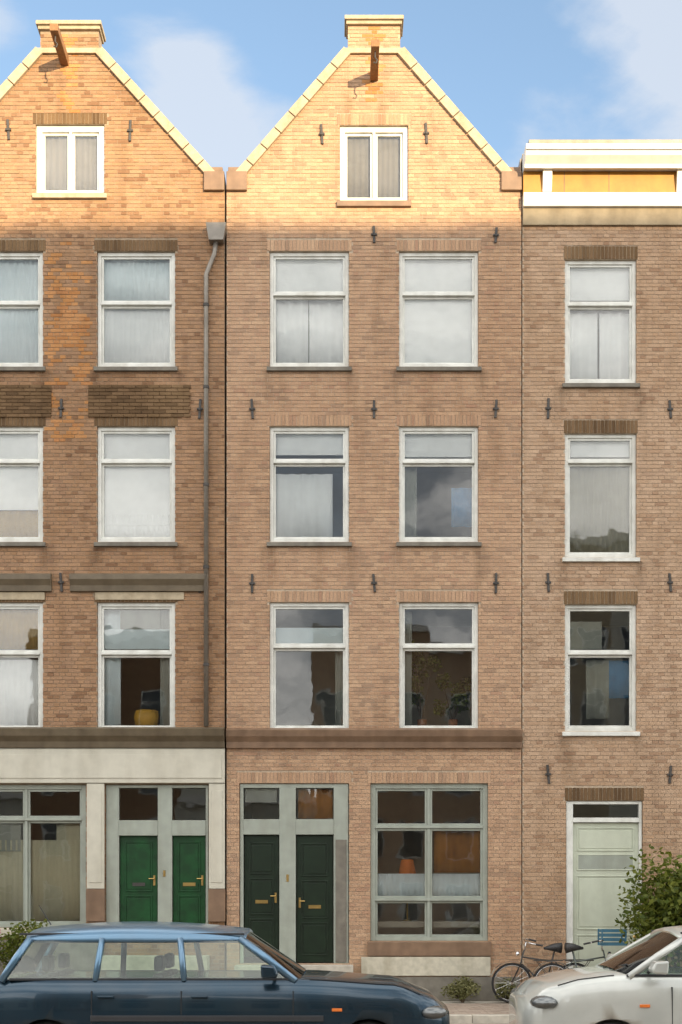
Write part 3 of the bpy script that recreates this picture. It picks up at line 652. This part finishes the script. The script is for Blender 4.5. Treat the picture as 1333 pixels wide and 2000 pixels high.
shrub('leafy_shrub',X(1300),-1.15,2.38,2.0,'dark green leafy shrub at the right edge in front of the pale green door','shrub',14,n=7600,size=.11,seed=4,hr=(.52,.84))
shrub('low_shrub',X(900),-.42,.46,.75,'low olive green plant below the pale plinth band, nearer the dark doors','plant',6,'leaf_olive',1400,.06,seed=5)
shrub('low_shrub',X(985),-.45,.42,.62,'smaller low olive plant below the paned window, nearer the pale car','plant',5,'leaf_olive',1100,.06,seed=6)
shrub('potted_flowers',X(-2),-1.0,1.36,.85,'pink flowering plant in a clay pot at the far left edge','plant',7,'leaf_olive',1500,.07,pot=(.40,.24),seed=8,flowers=9)
shrub('potted_shrub',X(84),-.9,1.42,1.25,'green bushy plant in a clay pot behind the tail end of the dark car','plant',7,'leaf_green',2600,.08,pot=(.36,.22),seed=9)

# ======================================================= cars
def loft(secs,cap=True):
    mb=MB(); k=len(secs[0])
    for s_ in secs: mb.v+=s_
    for i in range(len(secs)-1):
        for j in range(k): a=i*k+j; b=i*k+(j+1)%k; mb.f.append((a,b,b+k,a+k))
    mb.f+=[tuple(range(k-1,-1,-1)),tuple(range((len(secs)-1)*k,len(secs)*k))]; return mb
def lerp(t,pts):
    for (a,va),(b,vb) in zip(pts,pts[1:]):
        if t<=b:
            u=max(0,min(1,(t-a)/(b-a))); u=u*u*(3-2*u)*.5+u*.5; return va+(vb-va)*u
    return pts[-1][1]
def car(name,xc,yc,flip,label,paintm,P):
    """built pointing to +x; P: nose,cowl,roof_f,roof_r,tail, bonnet heights, roof height"""
    o=bpy.data.objects.new(name,None); C.objects.link(o); tag(o,label,'car','cars parked in the street')
    W=P['W']/2; nose,tail=P['nose'],P['tail']; belt=P['belt']
    top=[(tail,P['tz']),(tail+.10,belt-.03),(P['roof_r'],belt),(P['cowl']-.1,belt-.0),(P['cowl']+.10,belt-.005),(nose-.55,P['bz']),(nose-.20,P['nz']),(nose,P['nz']-.16)]
    wd=[(tail,W*.80),(tail+.18,W*.95),(tail+.8,W),(nose-1.1,W),(nose-.35,W*.95),(nose-.10,W*.84),(nose,W*.70)]
    bt=[(tail,.42),(tail+.2,.26),(nose-.3,.22),(nose,.34)]
    secs=[]; n=46
    for i in range(n+1):
        u=i/n; u=.5-.5*math.cos(math.pi*u)*.55-.5*(1-2*u)*.45; x=tail+(nose-tail)*u
        t_=lerp(x,top); h=lerp(x,wd); b=lerp(x,bt); cr=.035 if x>P['cowl'] else .0
        half=[(0,b),(h*.80,b),(h*.95,b+.06),(h*.985,b+.18),(h*1.0,b+(t_-b)*.50),(h*.995,b+(t_-b)*.70),(h*.985,b+(t_-b)*.80),(h*.955,b+(t_-b)*.90),(h*.915,t_-.02),(h*.87,t_),(h*.6,t_+cr*.7),(h*.3,t_+cr),(0,t_+cr)]
        ring_=[(x,y,z) for y,z in half]+[(x,-y,z) for y,z in reversed(half[1:-1])]; secs.append(ring_)
    body=loft(secs).build('body',paintm,None,smooth=True)
    wx=[nose-.82,tail+.78]
    for x_ in wx:
        cu=MB().lathe((x_,-W-.2,.31),[(.345,0),(.345,.42)],32,axis='y').lathe((x_,W-.22,.31),[(.345,0),(.345,.42)],32,axis='y').build('cut','rubber')
        md=body.modifiers.new('b','BOOLEAN'); md.object=cu; md.operation='DIFFERENCE'; md.solver='EXACT'
        dg=bpy.context.evaluated_depsgraph_get(); dg.update(); nm=bpy.data.meshes.new_from_object(body.evaluated_get(dg)); body.modifiers.clear(); body.data=nm; bpy.data.objects.remove(cu)
    for p in body.data.polygons: p.use_smooth=True
    body.parent=o
    for x_ in wx:
        for sg in (-1,1):
            y_=sg*(W-.12); wh=MB().torus((x_,y_,.31),.235,.085,36,10).build('wheel','rubber',o,smooth=True)
            rm_=MB().lathe((x_,y_-.06*sg*0,.31),[(.20,-.07),(.20,.07),(.17,.055),(.06,.05)],24,axis='y')
            for k in range(5):
                a=2*math.pi*k/5; rm_.tube([(x_+.05*math.cos(a),y_+sg*.075,.31+.05*math.sin(a)),(x_+.18*math.cos(a),y_+sg*.075,.31+.18*math.sin(a))],.022,6)
            rm_.build('rim','chrome',wh)
    # cabin outline: belt line and roof line
    rf,rr,cw,rz=P['roof_f'],P['roof_r'],P['cowl'],P['roof']; bw=W*.90; tw=W*.72; tb=tail+P.get('rb',.12)
    zb=belt-.01; zt=rz-.17
    rs=[]; n=14
    for i in range(n+1):
        u=i/n; x=rr-.03+(rf+.03-rr+.03)*u; z=zt+.115*math.sin(math.pi*(.10+.82*u))**.7; a=1-.06*abs(2*u-1)**3
        half=[(tw*a*1.02,zt-.035),(tw*a*1.025,zt-.01),(tw*a*.98,zt+(z-zt)*.45),(tw*a*.85,z-.004),(tw*a*.6,z+.022),(0,z+.05)]
        rs.append([(x,y,zz) for y,zz in half]+[(x,-y,zz) for y,zz in reversed(half[:-1])]+[(x,-tw*a*.9,zt-.045),(x,tw*a*.9,zt-.045)])
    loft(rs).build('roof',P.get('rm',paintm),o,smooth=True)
    def panel(nm,q,m,th=.006):
        q=[Vector(v) for v in q]; nrm=(q[1]-q[0]).cross(q[-1]-q[0]).normalized()*th; b=MB(); k=len(q)
        b.v=[tuple(v) for v in q]+[tuple(v-nrm) for v in q]; b.f=[tuple(range(k)),tuple(range(2*k-1,k-1,-1))]+[(i,k+i,k+(i+1)%k,(i+1)%k) for i in range(k)]
        return b.build(nm,m,o)
    def grid(nm,c00,c10,c11,c01,bulge,m):
        b=MB(); n_=10; c=[Vector(v) for v in (c00,c10,c11,c01)]; nr=(c[1]-c[0]).cross(c[3]-c[0]).normalized()
        for side in (0,1):
            for j in range(n_+1):
                for i in range(n_+1):
                    u,v=i/n_,j/n_; p=(c[0]*(1-u)+c[1]*u)*(1-v)+(c[3]*(1-u)+c[2]*u)*v; p+=nr*(bulge*math.sin(math.pi*u)**.8*1.0-.005*side); b.v.append(tuple(p))
        K=(n_+1)**2
        for j in range(n_):
            for i in range(n_):
                a=j*(n_+1)+i; b.f.append((a,a+1,a+n_+2,a+n_+1)); b.f.append((K+a,K+a+n_+1,K+a+n_+2,K+a+1))
        return b.build(nm,m,o,smooth=True,fix=False)
    grid('windshield',(cw,-bw*.96,zb),(cw,bw*.96,zb),(rf,tw*.98,zt),(rf,-tw*.98,zt),.07,'car_glass')
    grid('rear_window',(tb,bw*.92,zb),(tb,-bw*.92,zb),(rr,-tw*.98,zt),(rr,tw*.98,zt),.05,'car_glass')
    def sx(zf,xb,xt): return xb+(xt-xb)*zf
    for sg in (-1,1):
        cols=[(tb+.02,rr+.02)]+P['pillars']+[(cw-.04,rf-.02)]
        for (b0,t0),(b1,t1) in zip(cols,cols[1:]):
            panel('side_window',[(b0,sg*bw,zb),(b1,sg*bw,zb),(t1,sg*tw,zt-.02),(t0,sg*tw,zt-.02)],'car_glass')
        for idx,(b0,t0) in enumerate(cols):
            r_=.032 if 0<idx<len(cols)-1 else .038
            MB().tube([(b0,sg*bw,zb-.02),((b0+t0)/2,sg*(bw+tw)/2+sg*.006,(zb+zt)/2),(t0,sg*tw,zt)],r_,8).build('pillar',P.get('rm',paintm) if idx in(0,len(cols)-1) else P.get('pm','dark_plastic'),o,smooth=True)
        MB().box(tb+.1,cw-.02,sg*bw-.012,sg*bw+.022,zb-.012,zb+.012).build('belt_trim','chrome' if P.get('trim') else 'dark_plastic',o,bev=.004)
        for xs_ in P['doorlines']: MB().box(xs_-.004,xs_+.004,sg*(W*.955),sg*(W+.0015),.34,belt-.12).build('door_gap','rubber',o)
        for xs_ in P['handles']: MB().box(xs_-.08,xs_+.08,sg*(W*.99),sg*(W+.025),belt-.19,belt-.165).build('door_handle',paintm,o,bev=.006)
        mi=MB().prism([(cw-.36,belt+.01),(cw-.22,belt+.02),(cw-.20,belt+.06),(cw-.24,belt+.135),(cw-.37,belt+.145)],min(sg*(W+.02),sg*(W+.20)),max(sg*(W+.02),sg*(W+.20)))
        mi.build('side_mirror',paintm,o,bev=.02); MB().tube([(cw-.24,sg*(bw-.02),belt+.02),(cw-.27,sg*(W+.05),belt+.06)],.018,8).build('mirror_arm','dark_plastic',o)
        hl=MB().lathe((0,0,0),[(.001,-.12),(.06,-.09),(.075,0),(.06,.09),(.001,.12)],12); hl.v=[(nose-.17+v[0]*1.9,sg*(W*.80)+v[2]*1.4,P['nz']-.15+v[1]*.95) for v in hl.v]; hl.build('headlight','headlamp',o,smooth=True)
        MB().box(tail+.03,tail+.14,sg*W*.62,sg*W*.86,belt-.30,belt-.10).build('tail_light','orange_shade',o,bev=.02)
    MB().box(nose-.10,nose-.005,-W*.55,W*.55,P['nz']-.30,P['nz']-.18).build('grille','dark_plastic',o,bev=.01)
    for sg in (-1,1):
        g_=MB().tube([(x_,sg*lerp(x_,wd)*.895,lerp(x_,top)-.004) for x_ in [cw+.10+(nose-.30-cw-.10)*k/8 for k in range(9)]],.0055,6); g_.build('bonnet_gap','rubber',o)
        MB().tube([(cw+.02,sg*.12,zb+.03),(cw-.08,sg*.50+.05,zb+.10)],.009,6).build('wiper','dark_plastic',o)
        MB().box(nose-1.18,nose-1.08,sg*(W*.992),sg*(W+.012),belt-.32,belt-.29).build('side_lamp','orange_shade',o,bev=.005)
        if P.get('strip'): MB().box(tail+1.22,nose-1.26,sg*(W*.985),sg*(W+.014),belt-.42,belt-.36).build('side_strip','dark_plastic',o,bev=.006)
        MB().box(rr-.1,rf+.02,sg*tw*.93-.012,sg*tw*.93+.012,zt+.035,zt+.055).build('roof_trim','dark_plastic',o,bev=.004)
    MB().tube([(rr+.08,0,zt+.13),(rr-.05,0,zt+.34)],[.008,.003],6).build('aerial','dark_plastic',o)
    MB().box(rr,rf,-tw*.8,tw*.8,.5,.52).build('cabin_floor','dark_plastic',o)
    for sx_,n_ in ((rf-.55,2),(rr+.45,2)):
        for sg in (-1,1):
            MB().box(sx_-.28,sx_+.2,sg*.36-.23,sg*.36+.23,.45,.60).box(sx_-.36,sx_-.24,sg*.36-.22,sg*.36+.22,.55,1.08).box(sx_-.36,sx_-.27,sg*.36-.12,sg*.36+.12,1.10,1.26).build('seat','dark_plastic',o,bev=.03)
    o.location=(xc,yc,-.118); o.rotation_euler=(0,0,math.pi if flip else 0)
    return o
car('parked_car',-1.33,-8.85,False,'dark blue estate car with sky sheen painted on its roof, parked in the street at the lower left','car_blue',
    dict(W=1.76,nose=2.42,tail=-2.35,belt=1.05,cowl=.92,roof_f=.34,roof_r=-1.80,rb=.30,roof=1.61,tz=.72,bz=.99,nz=.86,pillars=[(-1.10,-1.06),(-.22,-.28)],doorlines=[-1.12,-.24,.86],handles=[-.98,-.06],pm='car_blue_skylit',rm='car_blue_skylit',strip=1))
car('parked_car',4.05,-8.85,True,'pale silver car at the lower right corner, nose towards the dark car','car_silver',
    dict(W=1.78,nose=2.2,tail=-2.2,belt=1.09,cowl=1.25,roof_f=.62,roof_r=-1.66,roof=1.62,tz=.72,bz=1.05,nz=.96,pillars=[(-1.10,-1.06),(-.22,-.28)],doorlines=[-1.12,-.24,.80],handles=[-.98,-.06]))

# ======================================================= bicycle
def bicycle(x,y,label,col='bike_grey'):
    o=bpy.data.objects.new('bicycle',None); C.objects.link(o); tag(o,label,'bicycle','bicycles parked by the houses')
    for cx in (-.54,.54):
        wh=MB().torus((cx,0,.35),.33,.02,40,8).build('wheel','rubber',o,smooth=True)
        MB().torus((cx,0,.35),.305,.010,40,6).build('rim','chrome',wh,smooth=True)
        sp=MB(); 
        for k in range(16): a=2*math.pi*k/16; sp.tube([(cx,0,.35),(cx+.30*math.cos(a),0,.35+.30*math.sin(a))],.0022,4,False)
        sp.lathe((cx,-.04,.35),[(.02,0),(.02,.08)],10,axis='y').build('spokes','chrome',wh)
        fd=MB()
        for s_ in range(14):
            a0=math.radians(20+s_*11); a1=math.radians(20+(s_+1)*11); q=[(cx+.375*math.cos(a),.35+.375*math.sin(a)) for a in (a0,a1)]+[(cx+.381*math.cos(a),.35+.381*math.sin(a)) for a in (a1,a0)]; fd.prism(q,-.03,.03)
        fd.build('mudguard','chrome',o)
    fr=MB().tube([(-.54,0,.35),(-.05,0,.30)],.011).tube([(-.05,0,.30),(-.18,0,.88)],.015).tube([(-.15,0,.72),(.36,0,.80)],.015).tube([(-.05,0,.30),(.38,0,.68)],.015).tube([(-.16,0,.76),(-.54,0,.35)],.009).tube([(.34,0,.92),(.40,0,.66),(.54,0,.35)],.013)
    fr.build('frame',col,o,smooth=True)
    MB().tube([(.33,0,.90),(.31,0,1.06)],.012).tube([(.12,-.27,1.04),(.26,-.28,1.07),(.33,-.12,1.08),(.33,.12,1.08),(.26,.28,1.07),(.12,.27,1.04)],.012).build('handlebar','chrome',o,smooth=True)
    MB().tube([(.08,-.27,1.035),(.20,-.275,1.06)],.017).tube([(.08,.27,1.035),(.20,.275,1.06)],.017).build('grips','saddle_black',o)
    MB().tube([(-.30,0,.955),(-.18,0,.965),(.0,0,.95)],[.095,.07,.02],10).tube([(-.18,0,.88),(-.19,0,.94)],.012).build('saddle','saddle_black',o,smooth=True)
    MB().lathe((-.05,-.045,.30),[(.085,0),(.085,.008)],20,axis='y').tube([(-.05,-.06,.30),(.08,-.06,.20)],.009).box(.04,.13,-.15,-.06,.185,.205).tube([(-.05,.05,.30),(-.18,.06,.40)],.009).box(-.23,-.14,.06,.15,.39,.41).build('crankset','iron',o)
    MB().box(-.86,-.36,-.055,.055,.735,.75).tube([(-.80,-.05,.74),(-.54,-.05,.36)],.006).tube([(-.80,.05,.74),(-.54,.05,.36)],.006).build('luggage_rack','iron',o)
    MB().lathe((.45,-.0,.86),[(.02,-.03),(.035,0),(.02,.03)],12).build('front_lamp','chrome',o)
    o.location=(x,y,.004); return o
b1=bicycle(4.12,-.85,'grey city bicycle carrying a blue crate, parked in front of the pale green door')
b1.rotation_euler=(R(-5),0,R(4))
cr=MB(); cx,cy,cz=4.12+.47,-.83,1.0
for z in (0,.075,.15,.225): 
    cr.box(cx-.2,cx+.2,cy-.15,cy-.142,cz+z,cz+z+.05).box(cx-.2,cx+.2,cy+.142,cy+.15,cz+z,cz+z+.05).box(cx-.2,cx-.192,cy-.142,cy+.142,cz+z,cz+z+.05).box(cx+.192,cx+.2,cy-.142,cy+.142,cz+z,cz+z+.05)
cr.box(cx-.19,cx+.19,cy-.14,cy+.14,cz,cz+.01)
for a in (-1,1):
    for b in (-1,1): cr.box(cx+a*.2-.012,cx+a*.2+.012,cy+b*.15-.012,cy+b*.15+.012,cz,cz+.28)
tag(cr.build('crate','blue_plastic',None,fix=False),'blue plastic crate on the front of the grey bicycle','crate')
b2=bicycle(X(1050),-.55,'dark bicycle leaning at the joint of the middle and right house','iron'); b2.rotation_euler=(R(-7),0,R(183))

# ======================================================= things on the window ledges
def ledge(py): return Z(py)
tag(MB().lathe((X(281),.36,Z(1416)),[(.17,0),(.21,.05),(.23,.18),(.20,.30),(.19,.30)],20).build('planter','yellow_pot',None,smooth=True),'yellow orange pot standing inside the first floor window above the green doors','pot')
MB().box(X(190),X(342),.30,.62,Z(1430),Z(1417)).build('window_ledge','room_wall',lef); MB().box(X(780),X(935),.30,.62,Z(1430),Z(1417)).build('window_ledge','room_wall',mid)
MB().box(X(732),X(946),.30,.75,Z(1812),Z(1800)).build('window_ledge','room_wall',mid)
for i,(px,h,lab) in enumerate(((828,1.5,'taller leafy house plant behind the dark first floor window of the middle house'),(890,.9,'shorter leafy house plant behind the dark first floor window of the middle house'))):
    p0=Vector((X(px),.48,Z(1416))); o=empty('house_plant',p0,lab,'plant'); rg=random.Random(20+i)
    MB().lathe(p0,[(.07,0),(.09,.16),(.095,.16)],14).build('pot','terracotta',o); fo=MB(); st=MB()
    for k in range(7):
        a=rg.uniform(0,6.28); e=p0+Vector((.22*math.cos(a),.10*math.sin(a),h*rg.uniform(.35,.95))); st.tube([p0+Vector((0,0,.14)),p0+(e-p0)*.5+Vector((0,0,.05)),e],[.01,.007,.004],5); leaves(fo,e,(.17,.12,.17),90,.11,rg)
    st.build('stems','bark',o); fo.build('foliage','leaf_green',o,fix=False)
lp=empty('table_lamp',(X(799),.52,Z(1799)),'orange shaded table lamp inside the left half of the paned ground floor window','lamp')
MB().lathe((X(799),.52,Z(1799)),[(.08,0),(.08,.015),(.015,.03),(.012,.80),(.012,.86)],14).build('lamp_base','brass',lp)
MB().lathe((X(799),.52,Z(1799)+.84),[(.16,0),(.11,.26),(.105,.26),(.15,.005)],20).build('lamp_shade','orange_shade',lp)

# ======================================================= houses across the street (behind the camera, cast the shade and stand in the reflections)
YO=-42.0
def far_house(x0,x1,h,m,label,gab=False):
    o=empty('opposite_house',((x0+x1)/2,YO,-.118),label,'house','houses across the street'); k=3 if x1-x0>6 else 2 if 0 else 3 if x1-x0>6 else 2
    bx=MB().box(x0,x1,YO-9,YO,-.118,h); 
    if gab: bx.prism([(x0,h),(x1,h),((x0+x1)/2,h+3.2)],YO-9,YO)
    bx.build('wall',m,o); fl=int(h/3.3)
    MB().box(x0,x1,YO+.002,YO+.35,h-.45,h-.02).build('cornice','cornice_white',o)
    for f_ in range(fl):
        for j in range(k):
            cx=x0+(x1-x0)*(j+.5)/k; z=.9+f_*3.3
            a=MB(); 
            ring(a,cx-.6,cx+.6,z,z+2.0,.08,YO+.002,YO+.05); a.box(cx-.52,cx+.52,YO+.002,YO+.05,z+1.3,z+1.36)
            wn_=a.build('window','white_paint',o); MB().box(cx-.52,cx+.52,YO+.01,YO+.02,z+.08,z+1.92).build('pane','dark_pane',wn_)
SH=13.63+42/math.cos(R(SUN_A))*math.tan(R(SUN_E))
spec=[(-24,-16,7.6,'cream_paint',True),(-16,-8.5,15.9,'brick_left',False),(-8.5,-1.5,7.4,'cream_paint',True),(-1.5,4.6,16.2,'brick_middle',False),(4.6,10.5,15.2,'brick_right',False),(10.5,13.7,SH-.32,'sandstone',False),(13.7,21.5,SH,'cream_paint',False),(21.5,28.5,SH+.05,'sandstone',False),(28.5,38,9,'cream_paint',True)]
names=['low cream gabled house furthest left across the street','brown brick flat roofed house second from left across the street','lowest cream gabled house across the street','tan brick flat roofed house fourth from left across the street','pale brick house left of the tall houses across the street','narrow tall sandstone house across the street','tall cream house across the street','tallest sandstone house across the street','low cream gabled house furthest right across the street']
for s_,l_ in zip(spec,names): far_house(*s_[:4],l_,s_[4])
